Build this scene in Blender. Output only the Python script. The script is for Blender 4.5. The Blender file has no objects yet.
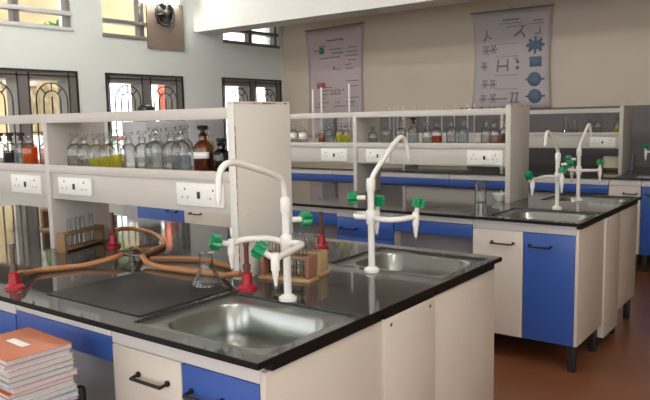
import bpy, bmesh, math, random
TUBE_S = 112
from mathutils import Vector, Matrix
R = random.Random(7)
S = bpy.context.scene
C = S.collection
PI = math.pi
H = 0.86

# ------------------------------------------------------------------ materials
def nodes(name):
    m = bpy.data.materials.new(name); m.use_nodes = True
    nt = m.node_tree; nt.nodes.clear()
    out = nt.nodes.new('ShaderNodeOutputMaterial')
    return m, nt, out

def mat(name, col, rough=0.5, metal=0.0, var=0.06, scale=6.0, bump=0.0, spec=0.5, bscale=40.0, detail=4):
    m, nt, out = nodes(name)
    b = nt.nodes.new('ShaderNodeBsdfPrincipled')
    b.inputs['Roughness'].default_value = rough
    b.inputs['Metallic'].default_value = metal
    b.inputs['Specular IOR Level'].default_value = spec
    tc = nt.nodes.new('ShaderNodeTexCoord')
    nz = nt.nodes.new('ShaderNodeTexNoise'); nz.inputs['Scale'].default_value = scale; nz.inputs['Detail'].default_value = detail
    nt.links.new(tc.outputs['Object'], nz.inputs['Vector'])
    mx = nt.nodes.new('ShaderNodeMix'); mx.data_type = 'RGBA'
    mx.inputs['A'].default_value = (*[c*(1-var) for c in col], 1)
    mx.inputs['B'].default_value = (*[min(1, c*(1+var)) for c in col], 1)
    nt.links.new(nz.outputs['Fac'], mx.inputs['Factor'])
    nt.links.new(mx.outputs['Result'], b.inputs['Base Color'])
    if bump:
        n2 = nt.nodes.new('ShaderNodeTexNoise'); n2.inputs['Scale'].default_value = bscale
        nt.links.new(tc.outputs['Object'], n2.inputs['Vector'])
        bp = nt.nodes.new('ShaderNodeBump'); bp.inputs['Strength'].default_value = bump; bp.inputs['Distance'].default_value = 0.01
        nt.links.new(n2.outputs['Fac'], bp.inputs['Height']); nt.links.new(bp.outputs['Normal'], b.inputs['Normal'])
    nt.links.new(b.outputs[0], out.inputs['Surface'])
    return m

def glass(name, tint=(0.97, 0.98, 0.97), edge=0.75, rough=0.03):
    # thin clear glass: looks straight through, mirrors at its rim
    m, nt, out = nodes(name)
    tr = nt.nodes.new('ShaderNodeBsdfTransparent'); tr.inputs['Color'].default_value = (*tint, 1)
    tr2 = nt.nodes.new('ShaderNodeBsdfTransparent'); tr2.inputs['Color'].default_value = (*[t*0.84 for t in tint], 1)
    gl = nt.nodes.new('ShaderNodeBsdfGlossy'); gl.inputs['Roughness'].default_value = rough
    lw = nt.nodes.new('ShaderNodeLayerWeight'); lw.inputs['Blend'].default_value = 0.25
    m1 = nt.nodes.new('ShaderNodeMixShader')
    nt.links.new(lw.outputs['Facing'], m1.inputs[0]); nt.links.new(tr.outputs[0], m1.inputs[1]); nt.links.new(tr2.outputs[0], m1.inputs[2])
    m2 = nt.nodes.new('ShaderNodeMixShader')
    ma = nt.nodes.new('ShaderNodeMath'); ma.operation = 'MULTIPLY_ADD'; ma.inputs[1].default_value = edge; ma.inputs[2].default_value = 0.05
    nt.links.new(lw.outputs['Fresnel'], ma.inputs[0])
    nt.links.new(ma.outputs[0], m2.inputs[0]); nt.links.new(m1.outputs[0], m2.inputs[1]); nt.links.new(gl.outputs[0], m2.inputs[2])
    nt.links.new(m2.outputs[0], out.inputs['Surface'])
    return m

def liquid(name, col, dens=0.75):
    m, nt, out = nodes(name)
    tr = nt.nodes.new('ShaderNodeBsdfTransparent'); tr.inputs['Color'].default_value = (*col, 1)
    tl = nt.nodes.new('ShaderNodeBsdfTranslucent'); tl.inputs['Color'].default_value = (*col, 1)
    df = nt.nodes.new('ShaderNodeBsdfDiffuse'); df.inputs['Color'].default_value = (*col, 1)
    a = nt.nodes.new('ShaderNodeMixShader'); a.inputs[0].default_value = 0.5
    nt.links.new(tl.outputs[0], a.inputs[1]); nt.links.new(df.outputs[0], a.inputs[2])
    b = nt.nodes.new('ShaderNodeMixShader'); b.inputs[0].default_value = 1-dens
    nt.links.new(a.outputs[0], b.inputs[1]); nt.links.new(tr.outputs[0], b.inputs[2])
    nt.links.new(b.outputs[0], out.inputs['Surface'])
    return m

def granite():
    m, nt, out = nodes('polished_granite')
    b = nt.nodes.new('ShaderNodeBsdfPrincipled')
    tc = nt.nodes.new('ShaderNodeTexCoord')
    n1 = nt.nodes.new('ShaderNodeTexNoise'); n1.inputs['Scale'].default_value = 260; n1.inputs['Detail'].default_value = 2
    n2 = nt.nodes.new('ShaderNodeTexNoise'); n2.inputs['Scale'].default_value = 5; n2.inputs['Detail'].default_value = 5
    for n in (n1, n2): nt.links.new(tc.outputs['Object'], n.inputs['Vector'])
    r1 = nt.nodes.new('ShaderNodeValToRGB')
    r1.color_ramp.elements[0].position = .35; r1.color_ramp.elements[0].color = (.026, .0255, .024, 1)
    r1.color_ramp.elements[1].position = .8; r1.color_ramp.elements[1].color = (.105, .101, .094, 1)
    nt.links.new(n1.outputs['Fac'], r1.inputs[0]); nt.links.new(r1.outputs[0], b.inputs['Base Color'])
    r2 = nt.nodes.new('ShaderNodeMapRange'); r2.inputs['From Min'].default_value = .3; r2.inputs['From Max'].default_value = .75
    r2.inputs['To Min'].default_value = .03; r2.inputs['To Max'].default_value = .10
    nt.links.new(n2.outputs['Fac'], r2.inputs['Value']); nt.links.new(r2.outputs[0], b.inputs['Roughness'])
    b.inputs['Specular IOR Level'].default_value = 0.75
    nt.links.new(b.outputs[0], out.inputs['Surface'])
    return m

def steel():
    m, nt, out = nodes('brushed_steel')
    b = nt.nodes.new('ShaderNodeBsdfPrincipled')
    b.inputs['Metallic'].default_value = 1; b.inputs['Base Color'].default_value = (.31, .325, .30, 1)
    tc = nt.nodes.new('ShaderNodeTexCoord')
    n = nt.nodes.new('ShaderNodeTexNoise'); n.inputs['Scale'].default_value = 14; n.inputs['Detail'].default_value = 6
    nt.links.new(tc.outputs['Object'], n.inputs['Vector'])
    r = nt.nodes.new('ShaderNodeMapRange'); r.inputs['To Min'].default_value = .27; r.inputs['To Max'].default_value = .31
    nt.links.new(n.outputs['Fac'], r.inputs['Value']); nt.links.new(r.outputs[0], b.inputs['Roughness'])
    nt.links.new(b.outputs[0], out.inputs['Surface'])
    return m

def chipped(name, col):
    # cream laminate board with brown chips and scuffs
    m, nt, out = nodes(name)
    b = nt.nodes.new('ShaderNodeBsdfPrincipled'); b.inputs['Roughness'].default_value = .45
    tc = nt.nodes.new('ShaderNodeTexCoord')
    n = nt.nodes.new('ShaderNodeTexNoise'); n.inputs['Scale'].default_value = 11; n.inputs['Detail'].default_value = 9; n.inputs['Roughness'].default_value = .7
    nt.links.new(tc.outputs['Object'], n.inputs['Vector'])
    r = nt.nodes.new('ShaderNodeValToRGB')
    r.color_ramp.elements[0].position = .30; r.color_ramp.elements[0].color = (.30, .16, .08, 1)
    r.color_ramp.elements[1].position = .335; r.color_ramp.elements[1].color = (*col, 1)
    nt.links.new(n.outputs['Fac'], r.inputs[0]); nt.links.new(r.outputs[0], b.inputs['Base Color'])
    nt.links.new(b.outputs[0], out.inputs['Surface'])
    return m

def wall_back_mat():
    m, nt, out = nodes('wall_paint_with_dado')
    b = nt.nodes.new('ShaderNodeBsdfPrincipled'); b.inputs['Roughness'].default_value = .65
    g = nt.nodes.new('ShaderNodeNewGeometry'); sp = nt.nodes.new('ShaderNodeSeparateXYZ')
    nt.links.new(g.outputs['Position'], sp.inputs[0])
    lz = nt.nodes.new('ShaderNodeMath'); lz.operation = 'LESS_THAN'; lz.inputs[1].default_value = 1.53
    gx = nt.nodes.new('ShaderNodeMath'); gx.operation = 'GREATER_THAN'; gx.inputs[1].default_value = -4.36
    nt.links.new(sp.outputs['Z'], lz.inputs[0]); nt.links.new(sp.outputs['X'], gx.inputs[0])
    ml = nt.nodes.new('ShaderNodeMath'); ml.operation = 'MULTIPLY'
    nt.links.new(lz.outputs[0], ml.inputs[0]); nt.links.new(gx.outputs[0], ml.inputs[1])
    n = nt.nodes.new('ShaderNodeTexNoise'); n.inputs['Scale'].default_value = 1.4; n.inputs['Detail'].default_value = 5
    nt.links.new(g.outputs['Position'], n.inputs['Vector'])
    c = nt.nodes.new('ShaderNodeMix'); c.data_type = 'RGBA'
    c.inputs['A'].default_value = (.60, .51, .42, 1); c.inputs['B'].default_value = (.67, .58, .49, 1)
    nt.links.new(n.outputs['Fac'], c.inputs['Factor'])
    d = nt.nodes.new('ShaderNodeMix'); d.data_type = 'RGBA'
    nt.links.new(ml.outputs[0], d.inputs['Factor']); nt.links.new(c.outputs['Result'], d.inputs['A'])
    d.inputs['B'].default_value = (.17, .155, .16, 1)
    nt.links.new(d.outputs['Result'], b.inputs['Base Color']); nt.links.new(b.outputs[0], out.inputs['Surface'])
    return m

def emis(name, col, s):
    m, nt, out = nodes(name)
    e = nt.nodes.new('ShaderNodeEmission'); e.inputs['Color'].default_value = (*col, 1); e.inputs['Strength'].default_value = s
    nt.links.new(e.outputs[0], out.inputs['Surface']); return m

GRAN = granite(); STEEL = steel()
CREAM = chipped('cream_laminate', (.56, .52, .475))
PANEL_DIM = chipped('cream_end_panel_dim', (.55, .52, .465))  # end panel cream darkened to paint in dimmer light behind the front bench
PANEL = chipped('cream_end_panel', (.72, .70, .635))
CHIP = chipped('worn_board_edge', (.62, .58, .52)); CHIP.node_tree.nodes['Color Ramp'].color_ramp.elements[0].position = .46; CHIP.node_tree.nodes['Color Ramp'].color_ramp.elements[1].position = .52
CHIP.node_tree.nodes['Noise Texture'].inputs['Scale'].default_value = 22
CAB = mat('cream_cabinet_laminate', (.61, .555, .48), .42, var=.03)
RAIL = mat('pale_rail_laminate', (.66, .64, .62), .4, var=.03)
BLUE = mat('blue_laminate', (.034, .092, .35), .35, var=.05)
GREYP = mat('grey_knee_panel', (.24, .235, .26), .5, var=.03)
BLACK = mat('black_plastic', (.012, .012, .013), .3)
BLKM = mat('black_painted_steel', (.015, .014, .014), .45)
EDGE = mat('black_edge_strip', (.006, .006, .006), .4, spec=.25)
WHITE = mat('white_plastic', (.82, .81, .76), .35, var=.03)
TAPW = mat('white_coated_tap', (.77, .755, .70), .25, var=.02)
GREEN = mat('green_plastic', (.0, .22, .075), .3, var=.1)
GREY = mat('grey_rubber', (.2, .19, .18), .5)
RED = mat('red_enamel', (.36, .008, .02), .3, var=.1)
TUBEM = mat('dull_burner_metal', (.17, .13, .11), .4, metal=.7)
TUBER = mat('rusty_burner_metal', (.16, .06, .045), .5, metal=.4)
HOSE = mat('orange_rubber', (.40, .165, .055), .5, var=.15, scale=20)
BRASS = mat('tarnished_brass', (.15, .13, .10), .35, metal=.8)
WOOD = mat('pale_rack_wood', (.42, .27, .14), .6, var=.25, scale=18)
WOODR = mat('red_brown_rack_wood', (.27, .12, .065), .55, var=.25, scale=18)
WOODM = mat('brown_rack_wood', (.25, .14, .065), .6, var=.25, scale=18)
WALLW = mat('white_wall_paint', (.80, .845, .81), .6, var=.025, scale=1.2)
WALLC = mat('cream_wall_paint', (.64, .57, .49), .65, var=.04, scale=1.2)
BEAMM = mat('beam_paint', (.70, .70, .66), .6, var=.025, scale=1.2)
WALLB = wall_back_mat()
FLOOR = mat('red_oxide_floor', (.20, .075, .035), .28, var=.2, scale=3)
CEIL = mat('ceiling_paint', (.75, .75, .72), .7)
FRAME = mat('grey_window_frame', (.20, .18, .17), .5)
VFRAME = mat('white_window_frame', (.72, .72, .72), .5)
IRON = mat('black_iron', (.02, .018, .018), .5)
PLY = mat('plywood', (.20, .155, .12), .7, var=.2, scale=3)
GLASS = glass('clear_glass'); PANE = glass('window_pane', (.97, .98, .97), .4, .01)
GLASST = glass('tube_glass', (.90, .91, .90), .95)
AMBERG = glass('amber_glass', (.74, .36, .07), .6); DARKG = glass('dark_blue_glass', (.03, .035, .06), .6)
L_CLEAR = liquid('clear_solution', (.80, .81, .80), .12); L_YEL = liquid('yellow_solution', (.85, .78, .06), .6)
L_YG = liquid('yellow_green_solution', (.80, .80, .10), .55); L_OR = liquid('orange_solution', (.95, .22, .02), .6)
L_RED = liquid('red_orange_solution', (.60, .10, .03), .8); L_AMB = liquid('brown_solution', (.22, .11, .02), .85)
L_DARK = liquid('dark_solution', (.03, .03, .045), .95); L_PINK = liquid('pale_pink_solution', (.75, .5, .5), .35)
L_BLUE = liquid('pale_blue_solution', (.72, .78, .82), .16)
PAPER = mat('white_label_paper', (.80, .79, .76), .7)
BROWNST = mat('brown_glass_stopper', (.05, .035, .03), .25)
ORANGE = mat('orange_book_cover', (.42, .10, .022), .45, var=.06)
PAGES = mat('book_page_edges', (.52, .51, .51), .8, var=.2, scale=90)
CHARTP = mat('faded_chart_paper', (.52, .44, .45), .7, var=.05, scale=4)
CHARTQ = mat('lavender_chart_paper', (.50, .45, .46), .7, var=.05, scale=4)
INK = mat('grey_print', (.26, .235, .26), .8); INKB = mat('blue_print', (.13, .19, .26), .8)
INKR = mat('red_print', (.42, .12, .13), .8); INKT = mat('teal_print', (.03, .22, .20), .8)
CARTON = mat('cream_carton', (.60, .52, .36), .7)
ALM = mat('grey_painted_steel', (.52, .52, .55), .45)
FACADE = mat('yellow_facade_paint', (.21, .155, .085), .8, var=.65, scale=1.6)  # strong mottling puts bright glare patches into the yellow paint
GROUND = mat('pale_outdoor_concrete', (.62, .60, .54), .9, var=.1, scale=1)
LEAF = mat('green_leaves', (.10, .20, .03), .6, var=.4, scale=3); BARK = mat('tree_bark', (.16, .10, .06), .9, var=.3)
BRICK = mat('red_painted_metal', (.45, .10, .06), .6)
SLAB = mat('dark_honed_stone', (.022, .024, .022), .45, var=.3, scale=120, spec=.12)

# ------------------------------------------------------------------ mesh building
class MB:
    """collects shapes in world coordinates, then links them as one mesh object"""
    def __init__(s): s.b = bmesh.new()
    def box(s, x0, x1, y0, y1, z0, z1, bev=0.0, rot=None):
        t = bmesh.new()
        bmesh.ops.create_cube(t, size=1)
        for v in t.verts:
            v.co = Vector(((x0+x1)/2+v.co.x*(x1-x0), (y0+y1)/2+v.co.y*(y1-y0), (z0+z1)/2+v.co.z*(z1-z0)))
        if bev: bmesh.ops.bevel(t, geom=t.edges[:], offset=bev, segments=2, affect='EDGES', profile=.5)
        if rot: bmesh.ops.transform(t, matrix=rot, verts=t.verts)
        for f_ in t.faces: f_.smooth = False
        s.merge(t); return s
    def merge(s, t):
        me = bpy.data.meshes.new('tmp'); t.to_mesh(me); t.free(); s.b.from_mesh(me); bpy.data.meshes.remove(me)
    def lathe(s, prof, loc=(0, 0, 0), seg=24, d=(0, 0, 1), cap=True):
        d = Vector(d).normalized(); q = Vector((0, 0, 1)).rotation_difference(d).to_matrix()
        rings = []; n0 = len(s.b.faces)
        for r, z in prof:
            rings.append([s.b.verts.new(Vector(loc)+q @ Vector((max(r, 1e-4)*math.cos(2*PI*k/seg), max(r, 1e-4)*math.sin(2*PI*k/seg), z))) for k in range(seg)])
        for a, b in zip(rings, rings[1:]):
            for k in range(seg): s.b.faces.new((a[k], a[(k+1) % seg], b[(k+1) % seg], b[k]))
        if cap:
            s.b.faces.new(rings[0][::-1]); s.b.faces.new(rings[-1])
        return s.sm(n0)
    def sm(s, n0):
        s.b.faces.ensure_lookup_table()
        for f_ in s.b.faces[n0:]: f_.smooth = True
        return s
    def tube(s, pts, r, seg=12, sub=6, smooth=True):
        P = [Vector(p) for p in pts]; n0 = len(s.b.faces)
        if smooth and len(P) > 2:
            Q = []
            for i in range(len(P)-1):
                p0 = P[i-1] if i else P[0]*2-P[1]; p1, p2 = P[i], P[i+1]; p3 = P[i+2] if i+2 < len(P) else P[-1]*2-P[-2]
                for k in range(sub):
                    t = k/sub
                    Q.append(.5*((2*p1)+(p2-p0)*t+(2*p0-5*p1+4*p2-p3)*t*t+(3*p1-p0-3*p2+p3)*t**3))
            Q.append(P[-1]); P = Q
        n = len(P); rr = r if isinstance(r, (list, tuple)) else [r]*2
        T = [(P[min(i+1, n-1)]-P[max(i-1, 0)]).normalized() for i in range(n)]
        u = T[0].orthogonal().normalized(); rings = []
        for i in range(n):
            if i: u = (T[i-1].rotation_difference(T[i]) @ u)
            u = (u-T[i]*u.dot(T[i])).normalized(); w = T[i].cross(u)
            ra = rr[0]+(rr[-1]-rr[0])*i/max(1, n-1)
            rings.append([s.b.verts.new(P[i]+(u*math.cos(2*PI*k/seg)+w*math.sin(2*PI*k/seg))*ra) for k in range(seg)])
        for a, b in zip(rings, rings[1:]):
            for k in range(seg): s.b.faces.new((a[k], a[(k+1) % seg], b[(k+1) % seg], b[k]))
        s.b.faces.new(rings[0][::-1]); s.b.faces.new(rings[-1])
        return s.sm(n0)
    def prism(s, poly, loc, d, length, up=None):
        d = Vector(d).normalized(); q = Vector((0, 0, 1)).rotation_difference(d).to_matrix()
        a = [s.b.verts.new(Vector(loc)+q @ Vector((x, y, 0))) for x, y in poly]
        b = [s.b.verts.new(Vector(loc)+q @ Vector((x, y, length))) for x, y in poly]
        n = len(poly)
        for k in range(n): s.b.faces.new((a[k], a[(k+1) % n], b[(k+1) % n], b[k]))
        s.b.faces.new(a[::-1]); s.b.faces.new(b)
        return s
    def plate(s, axis, u0, u1, v0, v1, w0, w1, holes):
        """a slab with rectangular holes; axis = the slab's normal ('x','y','z'), u,v the two others in order"""
        us = sorted({u0, u1, *[h[0] for h in holes], *[h[1] for h in holes]}); vs = sorted({v0, v1, *[h[2] for h in holes], *[h[3] for h in holes]})
        us = [u for u in us if u0 <= u <= u1]; vs = [v for v in vs if v0 <= v <= v1]
        def co(u, v, w): return {'x': (w, u, v), 'y': (u, w, v), 'z': (u, v, w)}[axis]
        V = {}
        def vert(i, j, k):
            if (i, j, k) not in V: V[i, j, k] = s.b.verts.new(co(us[i], vs[j], (w0, w1)[k]))
            return V[i, j, k]
        def solid(i, j):
            if i < 0 or j < 0 or i >= len(us)-1 or j >= len(vs)-1: return False
            cu, cv = (us[i]+us[i+1])/2, (vs[j]+vs[j+1])/2
            return not any(h[0] < cu < h[1] and h[2] < cv < h[3] for h in holes)
        for i in range(len(us)-1):
            for j in range(len(vs)-1):
                if not solid(i, j): continue
                for k in (0, 1): s.b.faces.new([vert(*c, k) for c in ((i, j), (i+1, j), (i+1, j+1), (i, j+1))])
                for di, dj, e in ((-1, 0, ((i, j), (i, j+1))), (1, 0, ((i+1, j), (i+1, j+1))), (0, -1, ((i, j), (i+1, j))), (0, 1, ((i, j+1), (i+1, j+1)))):
                    if not solid(i+di, j+dj): s.b.faces.new([vert(*e[0], 0), vert(*e[1], 0), vert(*e[1], 1), vert(*e[0], 1)])
        return s
    def build(s, name, m, parent=None, origin=None, smooth=35):
        bmesh.ops.recalc_face_normals(s.b, faces=s.b.faces[:])
        me = bpy.data.meshes.new(name)
        wl = Vector((0, 0, 0)); p = parent
        while p: wl += p.location; p = p.parent
        if origin is not None: off = Vector(origin)
        elif parent: off = wl
        else:
            xs = [v.co for v in s.b.verts]
            off = Vector(((min(c.x for c in xs)+max(c.x for c in xs))/2, (min(c.y for c in xs)+max(c.y for c in xs))/2, min(c.z for c in xs)))
        for v in s.b.verts: v.co -= off
        s.b.to_mesh(me); s.b.free()
        me.set_sharp_from_angle(angle=math.radians(smooth))
        o = bpy.data.objects.new(name, me); C.objects.link(o)
        me.materials.append(m)
        o.location = off-wl
        if parent: o.parent = parent
        return o

def tag(o, label, cat, group=None, kind=None):
    o['label'] = label; o['category'] = cat
    if group: o['group'] = group
    if kind: o['kind'] = kind
    return o
def thing(name, label, cat, loc, group=None):
    o = bpy.data.objects.new(name, None); C.objects.link(o); o.location = loc; o.empty_display_size = .1
    return tag(o, label, cat, group)
def struct(o): o['kind'] = 'structure'; return o
def B(*a, **k): return MB().box(*a, **k)

# ------------------------------------------------------------------ the room
XW, YB = -5.781, 7.0
XR, YF, ZC = 3.6, -4.0, 3.7
struct(B(XW-.25, XR+.2, YF-.2, YB+.2, -.1, 0).build('floor', FLOOR))
struct(B(XW-.25, XR+.2, YF-.2, YB+.2, ZC, ZC+.12).build('ceiling', CEIL))
WIN = [(2.12, 3.403, .98, 2.03), (3.785, 4.955, .98, 2.03), (5.68, 6.925, .98, 2.045)]
VEN = [(2.12, 3.39, 2.50, 2.98), (3.785, 4.955, 2.48, 2.98), (5.735, 6.9, 2.555, 3.0)]
OTH = [(-2.6, -1.3, .98, 2.03), (-.7, .6, .98, 2.03), (.9, 1.85, .98, 2.03)]
struct(MB().plate('x', YF-.2, YB+.2, 0, ZC, XW-.25, XW, WIN+VEN+OTH).build('wall_left', WALLW))
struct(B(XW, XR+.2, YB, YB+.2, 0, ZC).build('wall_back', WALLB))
FRONT_FILL_WIN = [(-5.0, -2.9, .9, 2.9), (-2.2, -.1, .9, 2.9), (.6, 2.7, .9, 2.9)]  # openings added in the unseen wall to light the room from behind
struct(MB().plate('y', XW, XR+.2, 0, ZC, YF-.2, YF, FRONT_FILL_WIN).build('wall_front', WALLC))
RIGHT_FILL_WIN = [(-3.7, -.7, .9, 2.8)]  # unseen opening added to light the bench end faces
struct(MB().plate('x', YF, YB, 0, ZC, XR, XR+.2, RIGHT_FILL_WIN).build('wall_right', WALLC))
struct(B(XW, XR, 5.205, 5.205+.37, 2.622, ZC).build('beam', BEAMM))

def bars(mb, y, z0, z1, x): mb.box(x-.006, x+.006, y-.006, y+.006, z0, z1)
def make_window(n, y0, y1, z0, z1, grille=True):
    xi, xo = XW, XW-.25
    f = struct(MB().plate('x', y0, y1, z0, z1, xo+.02, xi-.006, [(y0+.035, (y0+y1)/2-.06, z0+.04, z1-.10), ((y0+y1)/2+.06, y1-.10, z0+.04, z1-.10)]).build('window_%d' % n, FRAME))
    f['label'] = 'grey framed window, %s' % ('leftmost in view' if n == 1 else 'middle one' if n == 2 else 'nearest the corner')
    hs = [(y0+.035, (y0+y1)/2-.06), ((y0+y1)/2+.06, y1-.10)]
    for a, b in hs:
        B(xo+.04, xo+.046, a, b, z0+.04, z1-.10).build('pane', PANE, f)
    g = MB()
    xg = xi+.002
    g.plate('x', y0-.008, y1+.008, z0-.008, z1+.008, xg-.012, xg+.012, [(y0+.008, y1-.008, z0+.008, z1-.008)])
    for a, b in hs:
        bars(g, a+.005, z0, z1-.02, xg); bars(g, b-.005, z0, z1-.02, xg)
        cy = (a+b)/2+.02; ro, ri = .185, .10; zs = z1-.13-ro
        for r in (ro, ri):
            pts = [(xg, cy+r*math.cos(PI*k/14), zs+r*math.sin(PI*k/14)) for k in range(15)]
            g.tube(pts, .007, seg=6, smooth=False)
        for k in (45, 90, 135):
            c, s_ = math.cos(math.radians(k)), math.sin(math.radians(k))
            g.tube([(xg, cy+ri*c, zs+ri*s_), (xg, cy+ro*c, zs+ro*s_)], .007, seg=6)
        for dy in (-ro, -ri, 0, ri, ro): bars(g, cy+dy, z0, zs+(.035 if dy == 0 else 0), xg)
        g.box(xg-.006, xg+.006, a, b, zs-.35, zs-.338); 
    g.box(xg-.006, xg+.006, y0, y1, z1-.055, z1-.045)
    g.build('grille', IRON, f)
for i, w in enumerate(WIN): make_window(i+1, *w)
for i, (y0, y1, z0, z1) in enumerate(VEN):
    ym = (y0+y1)/2; zt = z0+.165
    col = VFRAME if i == 0 else FRAME
    ho = [(y0+.02, ym-.035, z0+.022, zt-.02), (ym+.035, y1-.05, z0+.022, zt-.02), (y0+.02, ym-.035, zt+.02, z1-.02), (ym+.035, y1-.05, zt+.02, z1-.02)]
    f = struct(MB().plate('x', y0, y1, z0, z1, XW-.12, XW-.03, ho).build('window_%d' % (i+4), FRAME))
    for h in ho: B(XW-.09, XW-.086, h[0], h[1], h[2], h[3]).build('pane', PANE, f)
    B(XW-.03, XW+.012, y0, y1, zt-.022, zt+.022, bev=.003).build('transom', col, f)
    B(XW-.03, XW+.02, y0-.01, y1+.01, z0-.03, z0+.012, bev=.003).build('sill', col, f)
for i, (y0, y1, z0, z1) in enumerate(OTH):
    f = struct(MB().plate('x', y0, y1, z0, z1, XW-.2, XW-.02, [(y0+.04, (y0+y1)/2-.05, z0+.04, z1-.08), ((y0+y1)/2+.05, y1-.04, z0+.04, z1-.08)]).build('window_%d' % (i+7), FRAME))
for i, (x0, x1, z0, z1) in enumerate(FRONT_FILL_WIN):
    struct(MB().plate('y', x0, x1, z0, z1, YF-.15, YF-.05, [(x0+.06, (x0+x1)/2-.03, z0+.06, z1-.06), ((x0+x1)/2+.03, x1-.06, z0+.06, z1-.06)]).build('window_%d' % (i+10), VFRAME))
for i, (x0, x1, z0, z1) in enumerate(RIGHT_FILL_WIN):
    struct(MB().plate('x', x0, x1, z0, z1, XR+.05, XR+.15, [(x0+.06, (x0+x1)/2-.03, z0+.06, z1-.06), ((x0+x1)/2+.03, x1-.06, z0+.06, z1-.06)]).build('window_%d' % (i+13), VFRAME))

# exhaust fan on its plywood board
t = thing('exhaust_fan', 'dark round exhaust fan mounted on a brown plywood board high on the window wall', 'fan', (XW, 4.7, 2.36))
MB().plate('x', 4.408, 4.995, 2.36, 2.937, XW+.012, XW+.032, [(4.555, 4.825, 2.665, 2.930)]).build('mounting_board', PLY, t)
fy, fz, fx = 4.69, 2.80, XW+.032
f = MB(); f.tube([(fx, fy+.145*math.cos(2*PI*k/24), fz+.145*math.sin(2*PI*k/24)) for k in range(25)], .016, seg=8, smooth=False); f.build('fan_ring', BLKM, t)
MB().lathe([(.165, 0), (.165, .006)], (XW-.025, fy, fz), d=(1, 0, 0), seg=32).build('back_cover', BROWNST, t)
MB().lathe([(.045, -.03), (.045, .03), (.02, .04)], (fx-.01, fy, fz), d=(1, 0, 0)).build('motor_hub', BLKM, t)
for k in range(3):
    a = 2*PI*k/3+.5
    mb = MB(); mb.box(-.004, .004, .04, .13, -.035, .045, bev=.003, rot=Matrix.Translation((fx-.015, fy, fz)) @ Matrix.Rotation(a, 4, 'X')); mb.build('fan_blade', BLKM, t)
for k in range(3):
    a = 2*PI*k/3+1.2
    MB().tube([(fx+.01, fy, fz), (fx+.01, fy+.14*math.cos(a), fz+.14*math.sin(a))], .009, seg=8).build('bracket', BLKM, t)

# ------------------------------------------------------------------ outside
struct(B(-22, XW-.25, -10, 16, -.2, -.02).build('outdoor_ground', GROUND))
t = thing('building', 'yellow painted building standing across the yard beyond the left window', 'building', (-12, 4.2, 0))
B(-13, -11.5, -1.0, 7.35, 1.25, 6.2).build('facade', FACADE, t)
B(-13, -11.46, -1.0, 7.35, -.02, 1.25).build('ground_glare_band', GROUND, t)  # pale lower band puts ground glare into the wall's colour
for k in range(5): B(-11.5, -11.44, -.4+k*1.5, .3+k*1.5, 2.2, 3.3).build('shutter', FRAME, t)
B(-13, -11.4, 7.35, 9.9, 2.85, 6.2).build('upper_storey', FACADE, t)
B(-13.3, -11.0, -1.2, 10.1, 6.2, 6.45).build('roof_slab', GROUND, t)
def tree(label, x, y, h, rad, n):
    t = thing('tree', label, 'tree', (x, y, 0), 'trees in the yard')
    MB().tube([(x, y, -.02), (x+.05, y, h*.5), (x, y+.1, h)], [.11, .04]).build('trunk', BARK, t)
    mb = MB(); rr = random.Random(int(h*100))
    for i in range(n):
        a, b = rr.uniform(0, 2*PI), rr.uniform(-1, 1); q = rad*(rr.random()**.4)
        c = Vector((x+q*math.cos(a)*math.sqrt(1-b*b), y+q*math.sin(a)*math.sqrt(1-b*b), h+q*b*.8))
        u = Vector((rr.uniform(-1, 1), rr.uniform(-1, 1), rr.uniform(-1, 1))).normalized(); w = u.orthogonal().normalized(); s_ = rr.uniform(.06, .12)
        vs = [mb.b.verts.new(c+u*s_), mb.b.verts.new(c+w*s_*.45), mb.b.verts.new(c-u*s_), mb.b.verts.new(c-w*s_*.45)]
        mb.b.faces.new(vs)
    mb.build('foliage', LEAF, t)
tree('leafy green tree in the yard seen through the middle window', -10.2, 6.3, 2.75, .75, 900)
tree('low leafy tree in front of the yellow building', -10.6, 3.2, 2.2, .6, 600)
t = thing('yard_post', 'red post with a small cap standing outside the middle window', 'post', (-7.6, 6.15, 0))
B(-7.64, -7.56, 6.09, 6.21, -.02, 2.4, bev=.005).build('post_shaft', BRICK, t)
B(-7.66, -7.54, 6.07, 6.23, 2.4, 2.45, bev=.005).build('cap', BRICK, t)
t = thing('yard_railing', 'low red metal railing outside the middle window', 'railing', (-7.2, 5.0, 0))
B(-7.22, -7.18, 4.3, 5.6, 1.20, 1.27).build('top_bar', BRICK, t)
for k in range(5): B(-7.21, -7.19, 4.31+k*.315, 4.33+k*.315, -.02, 1.2).build('upright', BRICK, t)

# ------------------------------------------------------------------ benches
def handle(parent, x0, x1, y, z, s=-1):
    m = MB()
    yy = y+s*.03
    m.tube([(x0, y, z), (x0, yy, z-.004), (x1, yy, z-.004), (x1, y, z)], .0055, seg=8, smooth=False)
    for x in (x0, x1): m.lathe([(.009, 0), (.009, .006)], (x, y, z), d=(0, s, 0), seg=12)
    o = m.build('handle', BLACK, parent); return o
def legs(parent, xs, ys, z1):
    for x in xs:
        for y in ys:
            B(x-.02, x+.02, y-.02, y+.02, 0, z1, bev=.003).build('leg', BLKM, parent)

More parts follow.
